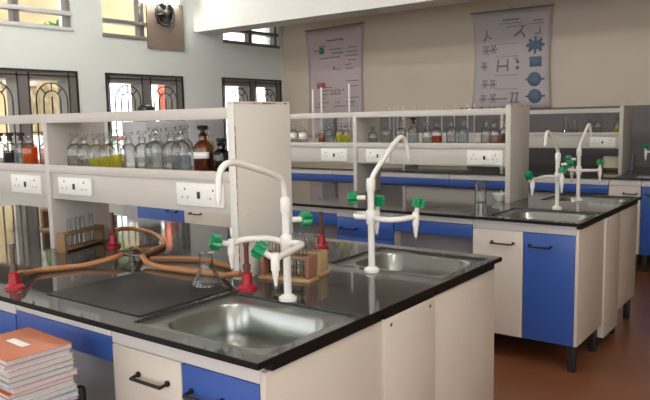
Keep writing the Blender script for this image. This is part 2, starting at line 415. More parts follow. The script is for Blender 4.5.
def rrect(x0, x1, y0, y1, r, n=6):
    pts = []
    for cx, cy, a0 in ((x1-r, y1-r, 0), (x0+r, y1-r, 90), (x0+r, y0+r, 180), (x1-r, y0+r, 270)):
        for k in range(n+1):
            a = math.radians(a0+90*k/n); pts.append((cx+r*math.cos(a), cy+r*math.sin(a)))
    return pts
def sink(x0, x1, y0, y1, bowl, label):
    t = thing('steel_sink', label, 'sink', ((x0+x1)/2, (y0+y1)/2, H-.19), 'stainless sinks in the bench ends')
    bx0, bx1, by0, by1 = bowl
    L = [(rrect(x0, x1, y0, y1, .012), H-.018), (rrect(x0, x1, y0, y1, .012), H-.009), (rrect(x0+.004, x1-.004, y0+.004, y1-.004, .012), H-.007),
         (rrect(bx0-.006, bx1+.006, by0-.006, by1+.006, .085), H-.008), (rrect(bx0, bx1, by0, by1, .08), H-.016),
         (rrect(bx0+.012, bx1-.012, by0+.012, by1-.012, .075), H-.10), (rrect(bx0+.022, bx1-.022, by0+.022, by1-.022, .07), H-.150),
         (rrect(bx0+.045, bx1-.045, by0+.045, by1-.045, .06), H-.168), (rrect((bx0+bx1)/2-.03, (bx0+bx1)/2+.03, (by0+by1)/2-.03, (by0+by1)/2+.03, .029), H-.174)]
    m = MB(); rings = [[m.b.verts.new((x, y, z)) for x, y in p] for p, z in L]; n = len(rings[0])
    for a, b in zip(rings, rings[1:]):
        for k in range(n): m.b.faces.new((a[k], a[(k+1) % n], b[(k+1) % n], b[k]))
    m.b.faces.new(rings[-1]); m.sm(0)
    bmesh.ops.recalc_face_normals(m.b, faces=m.b.faces[:])
    o = m.build('basin', STEEL, t, smooth=50)
    o.modifiers.new('thick', 'SOLIDIFY').thickness = .0015
    MB().lathe([(.034, 0), (.034, .004), (.026, .006), (.02, .003), (.001, .002)], ((bx0+bx1)/2, (by0+by1)/2, H-.1745), seg=20).build('drain', STEEL, t)
    return t

def bench(tagname, x0, x1, y0, W, which):
    """worktop, sinks, cabinets of one island bench; 'which' words it in the labels"""
    y1 = y0+W; OY = .056; yc = y0+W/2
    sx0, sx1 = x1-.56, x1-.03
    holes = [(sx0+.008, sx1-.002, y0+.054, y0+.476), (sx0+.008, sx1-.002, y1-.476, y1-.064)]
    wt = thing('worktop', 'long polished black granite worktop of the %s bench' % which, 'worktop', ((x0+x1)/2, yc, H-.03), 'bench worktops')
    MB().plate('z', x0, x1, y0, y1, H-.018, H, holes).build('slab', GRAN, wt)
    ed = MB()
    ed.box(x0, x1+.0012, y0-.0012, y0, H-.018, H-.0012); ed.box(x0, x1+.0012, y1, y1+.0012, H-.018, H-.0012); ed.box(x1, x1+.0012, y0, y1, H-.018, H-.0012)
    ed.build('edge_moulding', EDGE, wt)
    sink(sx0+.012, sx1-.006, y0+.058, y0+.472, (sx0+.082, sx1-.026, y0+.092, y0+.405), 'stainless steel sink at the near corner of the %s bench' % which)
    sink(sx0+.012, sx1-.006, y1-.472, y1-.068, (sx0+.075, sx1-.035, y1-.42, y1-.115), 'stainless steel sink at the far corner of the %s bench' % which)
    zb = .16; zt = H-.040
    e = .013
    for side in (0, 1):
        near = side == 0
        ya, yb, s = (y0+OY, yc-.178, -1) if near else (y1-OY, yc+.178, 1)
        lo, hi = min(ya, yb), max(ya, yb)
        face = ya
        sd = 'near' if near else 'far'
        def front(a, b, z0, z1, nm, m, par, th=.018):
            q = sorted((face+s*th, face+s*.0005))
            return B(a, b, q[0], q[1], z0, z1, bev=.002).build(nm, m, par)
        # end cabinet below the sink
        fy = face-s*.0185
        face0 = face
        t = thing('sink_cabinet', '%s sink cabinet of the %s bench, one cream and one blue door, cream end panel' % (sd, which), 'cabinet', (x1-.32, (lo+hi)/2, 0), 'sink cabinets')
        q0, q1 = sorted((face-s*.001, yb))
        m = MB(); m.box(x1-.636, x1-.618, q0, q1, zb, zt); m.box(x1-.618, x1-.031, q0, q1, zb, zb+.018); m.box(x1-.618, x1-.031, *sorted((yb, yb+s*.018)), zb, zt-.2)
        m.build('carcass', CAB, t)
        B(x1-.031, x1-e, q0-(.018 if near else 0)+(0 if near else -.009), q1+(.009 if near else .018), zb, zt, bev=.001).build('end_panel', CAB, t)
        B(x1-.035, x1-.006, q0+.002, q1-.002, zt+.0005, H-.0185).build('edge_strip', EDGE, t)
        a, b = sorted((face+s*.016, face-s*.02))
        B(x1-.636, x1-.032, a, b, H-.074, H-.019, bev=.002).build('top_rail', RAIL, t)
        d = front(x1-.634, x1-.327, zb, H-.076, 'door', CAB, t); handle(d, x1-.512, x1-.383, face+s*.018, .712, s)
        d = front(x1-.322, x1-.033, zb, H-.076, 'door', BLUE, t); handle(d, x1-.285, x1-.165, face+s*.018, .712, s)
        legs(t, (x1-.60, x1-.05), (lo+.03, hi-.04), zb)
        # knee space with drawer strip
        def knee(xa, xb, lab):
            k = thing('knee_space', lab, 'bench panel', ((xa+xb)/2, ya, 0), 'knee spaces')
            B(xa+.001, xb-.001, *sorted((face+s*.016, face-s*.02)), H-.057, H-.019, bev=.002).build('top_rail', RAIL, k)
            B(xa+.001, xb-.001, *sorted((face+s*.016, face-s*.004)), .722, H-.059, bev=.002).build('apron', BLUE, k)
            yy = face-s*.075
            B(xa+.001, xb-.001, yy-.008, yy+.008, .0, H-.019).build('back_panel', GREYP, k)
        knee(x1-1.185, x1-.638, '%s knee space with blue apron beside the sink cabinet of the %s bench' % (sd, which))
        # drawer unit
        u = thing('drawer_cabinet', '%s blue drawer cabinet with black handle, mid-way along the %s bench' % (sd, which), 'cabinet', (x1-1.41, ya, 0), 'drawer cabinets')
        xa, xb = x1-1.64, x1-1.187
        B(xa, xb, q0, q1, zb, H-.075).build('carcass', CAB, u)
        B(xa, xb, *sorted((face+s*.016, face-s*.02)), H-.074, H-.019, bev=.002).build('top_rail', RAIL, u)
        d = front(xa+.002, xb-.002, .655, H-.076, 'drawer', BLUE, u); handle(d, xa+.04, xa+.165, face+s*.018, .712, s)
        d = front(xa+.002, xb-.002, zb, .651, 'door', BLUE, u); handle(d, xa+.04, xa+.165, face+s*.018, .60, s)
        legs(u, (xa+.04, xb-.04), (lo+.03, hi-.04), zb)
        knee(x1-2.62, x1-1.642, '%s wide knee space with blue apron past the drawer cabinet of the %s bench' % (sd, which))
        u = thing('base_cabinet', '%s two-door end cabinet at the window end of the %s bench' % (sd, which), 'cabinet', (x0+.6, ya, 0), 'window-end cabinets')
        B(x0+e, x1-2.622, q0, q1, zb, H-.075).build('carcass', CAB, u)
        B(x0+e, x1-2.622, *sorted((face+s*.016, face-s*.02)), H-.074, H-.019, bev=.002).build('top_rail', RAIL, u)
        d = front(x0+.62, x1-2.624, zb, H-.076, 'door', CAB, u); handle(d, x0+.7, x0+.82, face+s*.018, .712, s)
        d = front(x0+.015, x0+.616, zb, H-.076, 'door', BLUE, u); handle(d, x0+.42, x0+.54, face+s*.018, .712, s)
        legs(u, (x0+.06, x1-2.68), (lo+.03, hi-.04), zb)
    # centre service panel at the end
    t = thing('service_panel', 'cream screwed service panel in the middle of the %s bench end' % which, 'panel', (x1-.03, yc, .07), 'service panels')
    B(x1-.045, x1-.002, yc-.166, yc+.166, .075, zt, bev=.002).build('board', CAB, t)
    B(x1-.035, x1-.004, yc-.166, yc+.166, zt+.0005, H-.0185).build('edge_strip', EDGE, t)
    for yy in (yc-.13, yc+.13): MB().lathe([(.006, 0), (.006, .002)], (x1-.002, yy, .795), d=(1, 0, 0), seg=10).build('screw', BRASS, t)
    B(x1-.09, x1-.05, yc-.12, yc-.08, 0, .5, bev=.002).build('foot', BLKM, t)
    B(x1-.09, x1-.05, yc+.08, yc+.12, 0, .5, bev=.002).build('foot', BLKM, t)

ZT, ZP, ZB, ZA = 1.497, 1.518, 1.258, 1.101
def shelf(xl, xr, xm, y, D, which, label):
    """two-bay reagent shelf: end panels, divider, board with apron, top rails"""
    t = thing('reagent_shelf', label, 'shelf', ((xl+xr)/2, y+D/2, H), 'reagent shelves')
    for x, nm in ((xr, 'end_panel'), (xl+.036, 'end_panel')):
        B(x-.036, x, y, y+D, H, ZP, bev=.002).build(nm, PANEL if which == 'front' else PANEL_DIM, t)
    e = MB(); e.box(xr, xr+.0008, y, y+.005, H+.002, ZP-.002); e.box(xr, xr+.0008, y+.005, y+D-.002, ZP-.010, ZP-.003); e.box(xr-.034, xr-.002, y-.0008, y, ZP-.008, ZP-.002); e.build('worn_edge', CHIP, t)
    B(xm, xm+.034, y, y+D, H, ZT, bev=.002).build('divider', CREAM, t)
    for a, b in ((xl+.036, xm), (xm+.034, xr-.036)):
        B(a, b, y+.004, y+D-.004, ZB-.022, ZB, bev=.002).build('shelf_board', CREAM, t)
        B(a, b, y, y+.018, ZB-.034, ZB+.003, bev=.002).build('board_lip', CREAM, t)
        B(a, b, y+.010, y+.026, ZA, ZB-.034, bev=.001).build('apron', CREAM, t)
        B(a, b, y+D-.026, y+D-.010, ZA, ZB-.023, bev=.001).build('apron', CREAM, t)
        B(a, b, y, y+.022, ZT-.042, ZT, bev=.002).build('top_rail', CREAM, t)
        B(a, b, y+.022, y+D*.6, ZT-.03, ZT-.012, bev=.001).build('top_board', CREAM, t)
    return t

def socket(x0, x1, y, z0, z1, label):
    t = thing('socket_outlet', label, 'power socket', ((x0+x1)/2, y, z0), 'white twin sockets')
    B(x0, x1, y-.012, y, z0, z1, bev=.004).build('face_plate', WHITE, t)
    w = x1-x0; zc = (z0+z1)/2
    for c in (.2, .8):
        cx = x0+w*c
        for dx, dz, r in ((0, .020, .0048), (-.016, -.012, .0037), (.016, -.012, .0037)):
            MB().lathe([(r, 0), (r, .0012)], (cx+dx, y-.012, zc+dz), d=(0, -1, 0), seg=10).build('pin_hole', GREY, t)
    B(x0+w*.475, x0+w*.525, y-.017, y-.012, zc-.014, zc+.012, bev=.001).build('rocker_switch', BLACK, t)
    B(x0+w*.60, x0+w*.68, y-.0145, y-.012, zc-.02, zc+.02, bev=.001).build('rocker_cover', WHITE, t)

BA_X, BA_Y, BA_W = 0.0, 0.0, 1.511
BB_X, BB_Y, BB_W = 0.014, 2.546, 1.427
XL = -3.79
bench('A', XL, BA_X, BA_Y, BA_W, 'front')
bench('B', XL, BB_X, BB_Y, BB_W, 'middle')
shelf(-3.145, -.649, -1.897, .615, .318, 'front', 'cream two-bay reagent shelf on the front bench with chipped end panel')
shelf(-3.175, -.653, -1.931, 3.242, .347, 'middle', 'cream two-bay reagent shelf on the middle bench')
for x0, x1, z0, z1, l in ((-2.21, -1.945, 1.118, 1.207, 'white twin socket on the left bay of the front reagent shelf'),
                          (-1.795, -1.54, 1.128, 1.207, 'white twin socket at the left end of the right bay of the front reagent shelf'),
                          (-.978, -.718, 1.124, 1.214, 'white twin socket behind the curved tap spout on the front reagent shelf')):
    socket(x0, x1, .625, z0, z1, l)
for x0, x1, l in ((-2.246, -1.985, 'white twin socket on the left bay of the middle reagent shelf'), (-1.812, -1.597, 'white twin socket just right of the divider of the middle reagent shelf'),
                  (-.971, -.707, 'white twin socket near the right end of the middle reagent shelf')):
    socket(x0, x1, 3.252, 1.112, 1.213, l)
socket(-.905, -.655, 5.971, 1.112, 1.214, 'white twin socket on the rear reagent shelf by the wall')

# rear bench along the back wall
CX0, CX1, CY0, CY1 = -5.3, .02, 5.428, 6.93
wt = thing('worktop', 'black granite worktop of the rear bench along the chart wall', 'worktop', ((CX0+CX1)/2, 6.2, H-.03), 'bench worktops')
MB().plate('z', CX0, CX1, CY0, CY1, H-.018, H, [(-.53, -.03, CY0+.06, CY0+.47)]).build('slab', GRAN, wt)
sink(-.525, -.035, CY0+.065, CY0+.465, (-.46, -.06, CY0+.10, CY0+.40), 'stainless steel sink at the right end of the rear bench')
def rear_unit(xa, xb, kind, lab, blue=True):
    t = thing('base_cabinet' if kind != 'knee' else 'knee_space', lab, 'cabinet' if kind != 'knee' else 'bench panel', ((xa+xb)/2, CY0+.3, 0), 'rear bench units')
    f = CY0+.038
    B(xa, xb, f-.016, f+.02, H-.074, H-.019, bev=.002).build('top_rail', RAIL, t)
    if kind == 'knee':
        B(xa, xb, f-.016, f+.004, .705, H-.076, bev=.002).build('apron', BLUE, t)
        B(xa, xb, f+.3, f+.316, 0, H-.019).build('back_panel', GREYP, t)
    else:
        B(xa, xb, f, f+.52, .16, H-.215).build('carcass', CAB, t)
        d = B(xa+.002, xb-.002, f-.018, f-.0005, .16, H-.076, bev=.002).build('door', BLUE if kind == 'blue' else CAB, t)
        h0 = xa+.13 if kind != 'blue' else xa+.04
        handle(d, h0, h0+.115, f-.018, .718, -1)
        for x in (xa+.04, xb-.04):
            for y in (f+.03, f+.48): B(x-.02, x+.02, y-.02, y+.02, 0, .16, bev=.003).build('leg', BLKM, t)
rear_unit(-.296, .0, 'blue', 'blue door unit at the right end of the rear bench')
rear_unit(-.578, -.3, 'cream', 'cream door unit of the rear bench left of the blue door')
rear_unit(-2.2, -.582, 'knee', 'knee space with long blue apron under the rear bench, rightmost')
rear_unit(-3.75, -2.204, 'knee', 'knee space with blue apron under the middle of the rear bench')
rear_unit(-5.29, -3.754, 'knee', 'knee space with blue apron under the window end of the rear bench')
shelf(-3.08, -.589, -1.85, 5.961, .33, 'rear', 'cream two-bay reagent shelf on the rear bench by the chart wall')

# ------------------------------------------------------------------ taps
def star(n, r, d):
    p = []
    for k in range(n*6):
        a = 2*PI*k/(n*6); q = r*(1-d*.5+d*.5*math.cos(n*a)); p.append((q*math.cos(a), q*math.sin(a)))
    return p
def tap(label, base, zj, spout, arms, valve3):
    """three-way laboratory tap: riser, swan spout, two arms with valves and green knobs"""
    x, y, _ = base
    t = thing('lab_tap', label, 'tap', base, 'white three-way taps')
    MB().lathe([(.030, 0), (.030, .010), (.022, .016), (.016, .020)], base).build('base_flange', TAPW, t)
    MB().lathe([(.0130, .02), (.0130, zj+.14-H)], base, seg=20).build('riser', TAPW, t)
    MB().lathe([(.0165, -.028), (.0195, -.022), (.0195, .022), (.0165, .028)], (x, y, zj)).build('junction_block', TAPW, t)
    MB().lathe([(.0155, -.026), (.0172, -.022), (.0172, .018), (.0125, .025)], (x, y, zj+.125)).build('collar', TAPW, t)
    MB().tube([(x, y, zj+.13)]+spout, .0100, seg=14).build('spout', TAPW, t)
    d = (Vector(spout[-1])-Vector(spout[-2])).normalized()
    MB().lathe([(.0098, 0), (.0102, .008), (.0065, .028)], Vector(spout[-1])-d*.002, d=d, seg=14).build('spout_tip', TAPW, t)
    def knob(c, d, par):
        d = Vector(d).normalized(); c = Vector(c)
        MB().tube([c-d*.045, c-d*.005], .0095, seg=12).build('valve_stem', TAPW, par)
        k = MB(); k.prism(star(6, .027, .32), c-d*.012, d, .028); k.prism(star(6, .020, .2), c+d*.016, d, .007)
        k.build('knob', GREEN, par, smooth=25)
    for pts, kd in arms:
        a = MB().tube([(x, y, zj)]+pts, .0108, seg=14).build('arm', TAPW, t)
        e = Vector(pts[-1])
        MB().lathe([(.017, -.10), (.020, -.06), (.0135, -.034), (.0135, .012), (.010, .018)][2:], e, seg=16).build('valve_body', TAPW, a)
        MB().lathe([(.0052, -.080), (.0072, -.062), (.0088, -.058), (.0105, -.040), (.0105, -.034)], e, seg=14).build('nozzle', TAPW, a)
        MB().lathe([(.004, -.088), (.0052, -.080)], e, seg=12).build('nozzle_tip', GREY, a)
        kd = Vector(kd).normalized(); knob(e+kd*.050, kd, a)
    kp, kd = valve3
    knob(Vector((x, y, zj+.075))+Vector(kd).normalized()*.065, kd, t)
tap('white three-way tap with green knobs by the near sink of the front bench', (-.318, .497, H), 1.05,
    [(-.318, .495, 1.21), (-.318, .482, 1.255), (-.318, .44, 1.278), (-.318, .34, 1.308), (-.318, .262, 1.326), (-.318, .222, 1.316), (-.318, .205, 1.285), (-.318, .201, 1.235)],
    [([(-.40, .505, 1.056), (-.47, .46, 1.052), (-.487, .415, 1.042)], (-.5, -.85, .25)), ([(-.265, .505, 1.05), (-.235, .45, 1.05), (-.205, .31, 1.042)], (-.55, -.45, .45))], (0, (.35, .65, -.02)))
tap('white three-way tap with green knobs by the far sink of the front bench', (-.313, .996, H), 1.072,
    [(-.313, .999, 1.20), (-.313, 1.02, 1.235), (-.313, 1.10, 1.295), (-.313, 1.19, 1.357), (-.313, 1.23, 1.368), (-.313, 1.262, 1.345), (-.313, 1.278, 1.29)],
    [([(-.25, .985, 1.068), (-.2, 1.02, 1.068), (-.172, 1.09, 1.072)], (.2, .1, 1)), ([(-.375, .985, 1.072), (-.385, 1.03, 1.075), (-.335, 1.07, 1.075)], (.25, -.1, 1))], (0, (-.75, -.45, 0)))
tap('white three-way tap with green knobs by the near sink of the middle bench', (-.284, 3.084, H), 1.06,
    [(-.284, 3.078, 1.222), (-.286, 3.055, 1.25), (-.29, 3.0, 1.302), (-.297, 2.945, 1.343), (-.30, 2.918, 1.335), (-.302, 2.905, 1.285)],
    [([(-.33, 3.06, 1.064), (-.36, 2.96, 1.06), (-.34, 2.80, 1.05)], (-.2, -.6, .8)), ([(-.25, 3.07, 1.06), (-.235, 3.03, 1.06), (-.221, 2.97, 1.058)], (0, .2, 1))], (0, (.7, .35, .1)))
tap('white three-way tap with green knobs by the far sink of the middle bench', (-.301, 3.574, H), 1.066,
    [(-.301, 3.577, 1.215), (-.30, 3.595, 1.245), (-.295, 3.67, 1.315), (-.29, 3.72, 1.362), (-.288, 3.75, 1.37), (-.286, 3.78, 1.31)],
    [([(-.25, 3.58, 1.066), (-.21, 3.61, 1.066), (-.183, 3.65, 1.066)], (0, .1, 1)), ([(-.35, 3.58, 1.066), (-.375, 3.60, 1.066), (-.372, 3.66, 1.066)], (.15, -.1, 1))], (0, (-.75, -.35, .05)))
tap('white three-way tap on the rear bench, cut off by the right edge', (-.20, 5.95, H), 1.07,
    [(-.20, 5.945, 1.225), (-.2, 5.92, 1.255), (-.2, 5.81, 1.315), (-.2, 5.74, 1.345), (-.2, 5.70, 1.34), (-.2, 5.68, 1.27)],
    [([(-.25, 5.945, 1.075), (-.31, 5.94, 1.075), (-.37, 5.93, 1.072)], (-.1, -.2, 1)), ([(-.15, 5.95, 1.072), (-.1, 5.93, 1.072), (-.06, 5.87, 1.07)], (0, -.1, 1))], (0, (.7, -.3, .1)))

# ------------------------------------------------------------------ bottles and glassware
def bottle(label, x, y, z, r=.036, h=.15, gm=None, liq=None, lev=.5, stop='glass', lab=False, name='reagent_bottle', group='reagent bottles on the front shelf'):
    gm = gm or GLASS; h *= 1.06; r *= 1.04
    t = thing(name, label, 'bottle', (x, y, z), group)
    bh = h*.60; nh = h*.76
    prof = [(r*.93, 0), (r, .004), (r, bh*.82), (r*.94, bh*.92), (r*.70, bh*1.03), (r*.42, bh*1.12), (r*.38, nh), (r*.50, nh+.004), (r*.52, nh+.010), (r*.40, nh+.012)]
    MB().lathe(prof, (x, y, z), seg=24).build('glass_body', gm, t)
    if liq:
        top = bh*.9*lev
        MB().lathe([(r*.88, .003), (r*.95, .008), (r*.95, top), (r*.93, top+.001)], (x, y, z), seg=24).build('liquid', liq, t)
    sm = {'glass': gm, 'black': BLACK, 'brown': BROWNST, 'clear': GLASS}[stop]
    zz = nh+.006
    MB().lathe([(r*.30, zz-.015), (r*.33, zz+.006), (r*.22, zz+.012), (r*.22, zz+.016), (r*.52, h-.016), (r*.58, h-.006), (r*.50, h)], (x, y, z), seg=20).build('stopper', sm, t)
    if lab:
        m = MB(); n = 9; a0, a1 = math.radians(lab[0]), math.radians(lab[1])
        V = [[m.b.verts.new((x+(r+.0008)*math.cos(a0+(a1-a0)*k/n), y+(r+.0008)*math.sin(a0+(a1-a0)*k/n), z+zz2)) for k in range(n+1)] for zz2 in (h*lab[2], h*lab[3])]
        for k in range(n): m.b.faces.new((V[0][k], V[0][k+1], V[1][k+1], V[1][k]))
        o = m.build('paper_label', PAPER, t); o.modifiers.new('thick', 'SOLIDIFY').thickness = .0006
    return t
G = 'reagent bottles on the front shelf'
fr = (-110, 20, .12, .46)
ORD = ['first', 'second', 'third', 'fourth', 'fifth', 'sixth', 'seventh', 'eighth', 'ninth', 'tenth', 'eleventh', 'twelfth', 'thirteenth', 'fourteenth']
# front shelf, right bay, left to right: u-position already turned into metres
A = [(-1.723, .665, .034, .142, None, L_CLEAR, .55, 'glass', 'clear bottle with a little liquid, first from the divider on the front shelf'),
     (-1.645, .665, .033, .142, None, L_CLEAR, .35, 'glass', 'clear bottle of nearly colourless liquid, second from the divider on the front shelf'),
     (-1.620, .800, .033, .150, None, None, 0, 'glass', 'empty clear bottle in the back row behind the second one from the divider'),
     (-1.552, .664, .034, .140, None, L_YG, .42, 'glass', 'stoppered bottle with yellow-green liquid, left of the bright yellow pair on the front shelf'),
     (-1.472, .662, .034, .142, None, L_YEL, .5, 'glass', 'stoppered bottle of yellow liquid, left one of the bright yellow pair on the front shelf'),
     (-1.400, .660, .035, .148, None, L_YEL, .65, 'glass', 'stoppered bottle of yellow liquid, right one of the bright yellow pair on the front shelf'),
     (-1.326, .665, .034, .145, None, None, 0, 'glass', 'clear empty bottle directly right of the yellow pair on the front shelf'),
     (-1.255, .680, .034, .148, None, L_CLEAR, .5, 'glass', 'clear bottle second to the right of the yellow pair on the front shelf'),
     (-1.300, .800, .034, .155, None, None, 0, 'glass', 'empty clear bottle in the back row behind the second one right of the yellow pair'),
     (-1.155, .660, .038, .160, None, L_CLEAR, .7, 'glass', 'large clear bottle, left of the three big clear ones on the front shelf'),
     (-1.070, .680, .038, .160, None, L_CLEAR, .7, 'glass', 'large clear bottle, middle of the three big clear ones on the front shelf'),
     (-1.130, .805, .035, .168, None, None, 0, 'glass', 'empty clear bottle in the back row behind the big clear ones'),
     (-.985, .655, .038, .165, None, L_BLUE, .6, 'glass', 'large clear bottle with bluish liquid, left neighbour of the amber bottle on the front shelf'),
     (-1.010, .815, .034, .165, None, L_YG, .95, 'glass', 'bottle of pale yellow-green standing behind the amber bottle on the front shelf'),
     (-.868, .665, .037, .165, AMBERG, L_AMB, .75, 'black', 'amber glass bottle with black stopper and white label on the front shelf'),
     (-.776, .672, .033, .120, DARKG, L_DARK, .95, 'black', 'dark blue-black bottle at the right end of the front shelf'),
     (-.800, .835, .034, .155, AMBERG, None, 0, 'glass', 'tall amber bottle behind the dark blue bottle, by the end panel of the front shelf')]
for x, y, r, h, gm, lq, lev, st, lb in A:
    bottle(lb, x, y, ZB, r, h, gm, lq, lev, st, lab=(-115, -10, .28, .42) if 'amber glass bottle' in lb else False, group=G)
A2 = [(-2.37, .66, L_CLEAR, .6, 'brown', 'clear bottle at the left frame edge on the left bay of the front shelf'),
      (-2.265, .66, L_DARK, .75, 'brown', 'brown-stoppered bottle of dark liquid, left of the bluish one on the front shelf'),
      (-2.16, .66, L_BLUE, .7, 'brown', 'brown-stoppered bottle with bluish liquid, left neighbour of the orange bottle'),
      (-2.075, .655, L_OR, .98, 'clear', 'bottle full of glowing orange-red liquid in the left bay of the front shelf'),
      (-2.0, .70, L_PINK, .9, 'brown', 'brown-stoppered bottle with pale pink liquid beside the divider in the left bay')]
for x, y, lq, lev, st, lb in A2: bottle(lb, x-.012, y, ZB, .035, .145, None, lq, lev, st, group=G)
G = 'reagent bottles on the middle shelf'
Bb = [(294, .036, .150, L_CLEAR, .8, 'glass', 1, 'clear white-labelled bottle, first from the left on the middle shelf'),
      (305, .036, .150, L_CLEAR, .8, 'glass', 1, 'clear white-labelled bottle, second from the left on the middle shelf'),
      (322.5, .032, .105, L_RED, .9, 'clear', 0, 'short bottle of rust-orange liquid in the left bay of the middle shelf'),
      (331, .037, .155, L_BLUE, .8, 'glass', 0, 'clear bottle between the rust-orange and the yellow ones on the middle shelf'),
      (340.3, .034, .150, L_YEL, .85, 'glass', 0, 'bottle of bright yellow liquid left of the divider of the middle shelf'),
      (348, .033, .145, L_YG, .7, 'glass', 0, 'bottle of pale yellow liquid touching the divider of the middle shelf'),
      (373, .033, .120, L_CLEAR, .5, 'clear', 0, 'small clear bottle right of the divider of the middle shelf'),
      (387.5, .038, .160, L_CLEAR, .7, 'glass', 0, 'clear bottle behind the left leg of the far tap spout on the middle shelf'),
      (401, .038, .160, L_CLEAR, .7, 'glass', 0, 'clear bottle behind the top of the far tap spout on the middle shelf'),
      (415, .038, .178, L_BLUE, .8, 'brown', 0, 'clear bottle with dark stopper right of the far tap spout on the middle shelf'),
      (427, .032, .140, L_CLEAR, .5, 'glass', 0, 'narrow clear bottle left of the red-orange one on the middle shelf'),
      (438, .037, .160, L_RED, .55, 'glass', 0, 'clear bottle half full of red-orange liquid on the middle shelf'),
      (451.5, .037, .165, L_CLEAR, .8, 'glass', 0, 'clear bottle just right of the red-orange one on the middle shelf'),
      (464.5, .038, .165, L_BLUE, .8, 'glass', 0, 'clear bluish bottle second to the right of the red-orange one on the middle shelf'),
      (486, .036, .160, L_CLEAR, .7, 'glass', 0, 'clear bottle second from the end panel, left of a pair, on the middle shelf'),
      (495.5, .034, .155, L_PINK, .6, 'glass', 0, 'faintly pink bottle next to the brown one on the middle shelf'),
      (505, .035, .155, L_AMB, .75, 'glass', 0, 'bottle of brown liquid at the end panel of the middle shelf')]
def xB(u):   # column of the photograph turned into a place on the middle shelf
    K = [(294, -2.639), (305, -2.518), (322, -2.338), (331, -2.245), (340, -2.154), (349, -2.065), (372, -1.844), (387, -1.705), (401, -1.58), (416, -1.45), (428, -1.348), (438, -1.265), (451, -1.16), (464, -1.057), (486, -.888), (497, -.807), (505, -.748)]
    for (a, b), (c, d) in zip(K, K[1:]):
        if u <= c: return b+(d-b)*(u-a)/(c-a)
    return K[-1][1]
for i, (u, r, h, lq, lev, st, lab, lb) in enumerate(Bb):
    bottle(lb, xB(u), 3.38-.02*(i % 2), ZB, r, h, None, lq, lev, st, lab=(-130, 0, .18, .5) if lab else False, group=G)
G = 'bottles on the rear shelf'
for x, r, h, lq, lb in ((-.935, .036, .16, L_CLEAR, 'clear bottle, left of the clear pair on the rear shelf'), (-.855, .036, .16, L_CLEAR, 'clear bottle, right of the clear pair on the rear shelf'),
                        (-.668, .034, .155, L_YEL, 'bottle of yellow-brown liquid at the right end of the rear shelf')):
    bottle(lb, x, 6.07, ZB, r, h, None, lq, .55, 'glass', group=G)
def flask(label, x, y, z, r, h, group=None):
    t = thing('conical_flask', label, 'flask', (x, y, z), group)
    MB().lathe([(r*.9, 0), (r, .006), (r*.97, .014), (r*.50, h*.52), (r*.44, h*.60), (r*.44, h-.006), (r*.52, h-.003), (r*.52, h)], (x, y, z), seg=28, cap=False).build('glass_body', GLASS, t)
    MB().lathe([(r*.9, .003), (r*.97, .008), (r*.88, .022), (r*.87, .023)], (x, y, z), seg=28).build('liquid', L_CLEAR, t)
flask('clear conical flask standing beside the hose on the front bench', -.69, .49, H, .056, .122)
flask('clear conical flask, left one on the rear shelf', -1.18, 6.08, ZB, .045, .15, 'flasks on the rear shelf')
flask('clear conical flask, right one on the rear shelf', -1.085, 6.06, ZB, .04, .12, 'flasks on the rear shelf')
t = thing('beaker', 'tall clear glass beaker on the middle bench by the shelf end panel', 'beaker', (-.80, 3.30, H))
MB().lathe([(.034, 0), (.040, .004), (.040, .14), (.045, .146), (.043, .146), (.038, .14), (.038, .006), (.001, .005)], (-.845, 3.20, H), seg=28, cap=False).build('glass_body', GLASS, t)
t = tag(MB().lathe([(.03, 0), (.05, .03), (.055, .05), (.052, .05), (.046, .03), (.001, .006)], (-.76, 3.33, H), seg=24).build('china_dish', WHITE), 'small white china dish by the end panel of the middle bench', 'dish')
for i, u in enumerate((383, 387, 391, 397, 409, 422, 436.5, 449.5, 463, 470)):
    x = xB(u)*.988-.045
    tag(MB().lathe([(.004, 0), (.005, .003), (.005, .268), (.006, .270), (.006, .275)], (x, 3.525, ZB), seg=8).build('glass_rod', RAIL), 'slim pale rod standing at the back of the middle shelf, %s from the left' % ORD[i], 'glass rod', 'glass rods on the middle shelf')
for i, (x, zt) in enumerate(((-2.478, 1.702), (-2.387, 1.715), (-2.098, 1.734))):
    t = thing('burette', 'tall white burette rising above the middle shelf, %s' % ('leftmost', 'next to the leftmost', 'nearest the divider')[i], 'burette', (x-.06, 3.53, ZB), 'burettes on the middle shelf')
    x -= .06
    MB().lathe([(.022, 0), (.022, .006), (.009, .010)], (x, 3.53, ZB), seg=14).build('foot', WHITE, t)
    MB().lathe([(.0085, .01), (.0085, zt-ZB-.01), (.011, zt-ZB-.004), (.011, zt-ZB)], (x, 3.53, ZB), seg=12).build('tube', WHITE, t)
for i, x in enumerate((-1.02, -.93, -.86, -.77)):
    tag(MB().lathe([(.015, 0), (.034, .012), (.038, .024), (.035, .024), (.012, .004)], (x, 3.32, ZT-.012), seg=18).build('watch_glass', GLASS), 'small clear glass dish on top of the middle shelf, %s from the left' % ORD[i], 'glass dish', 'glass dishes on the middle shelf top')

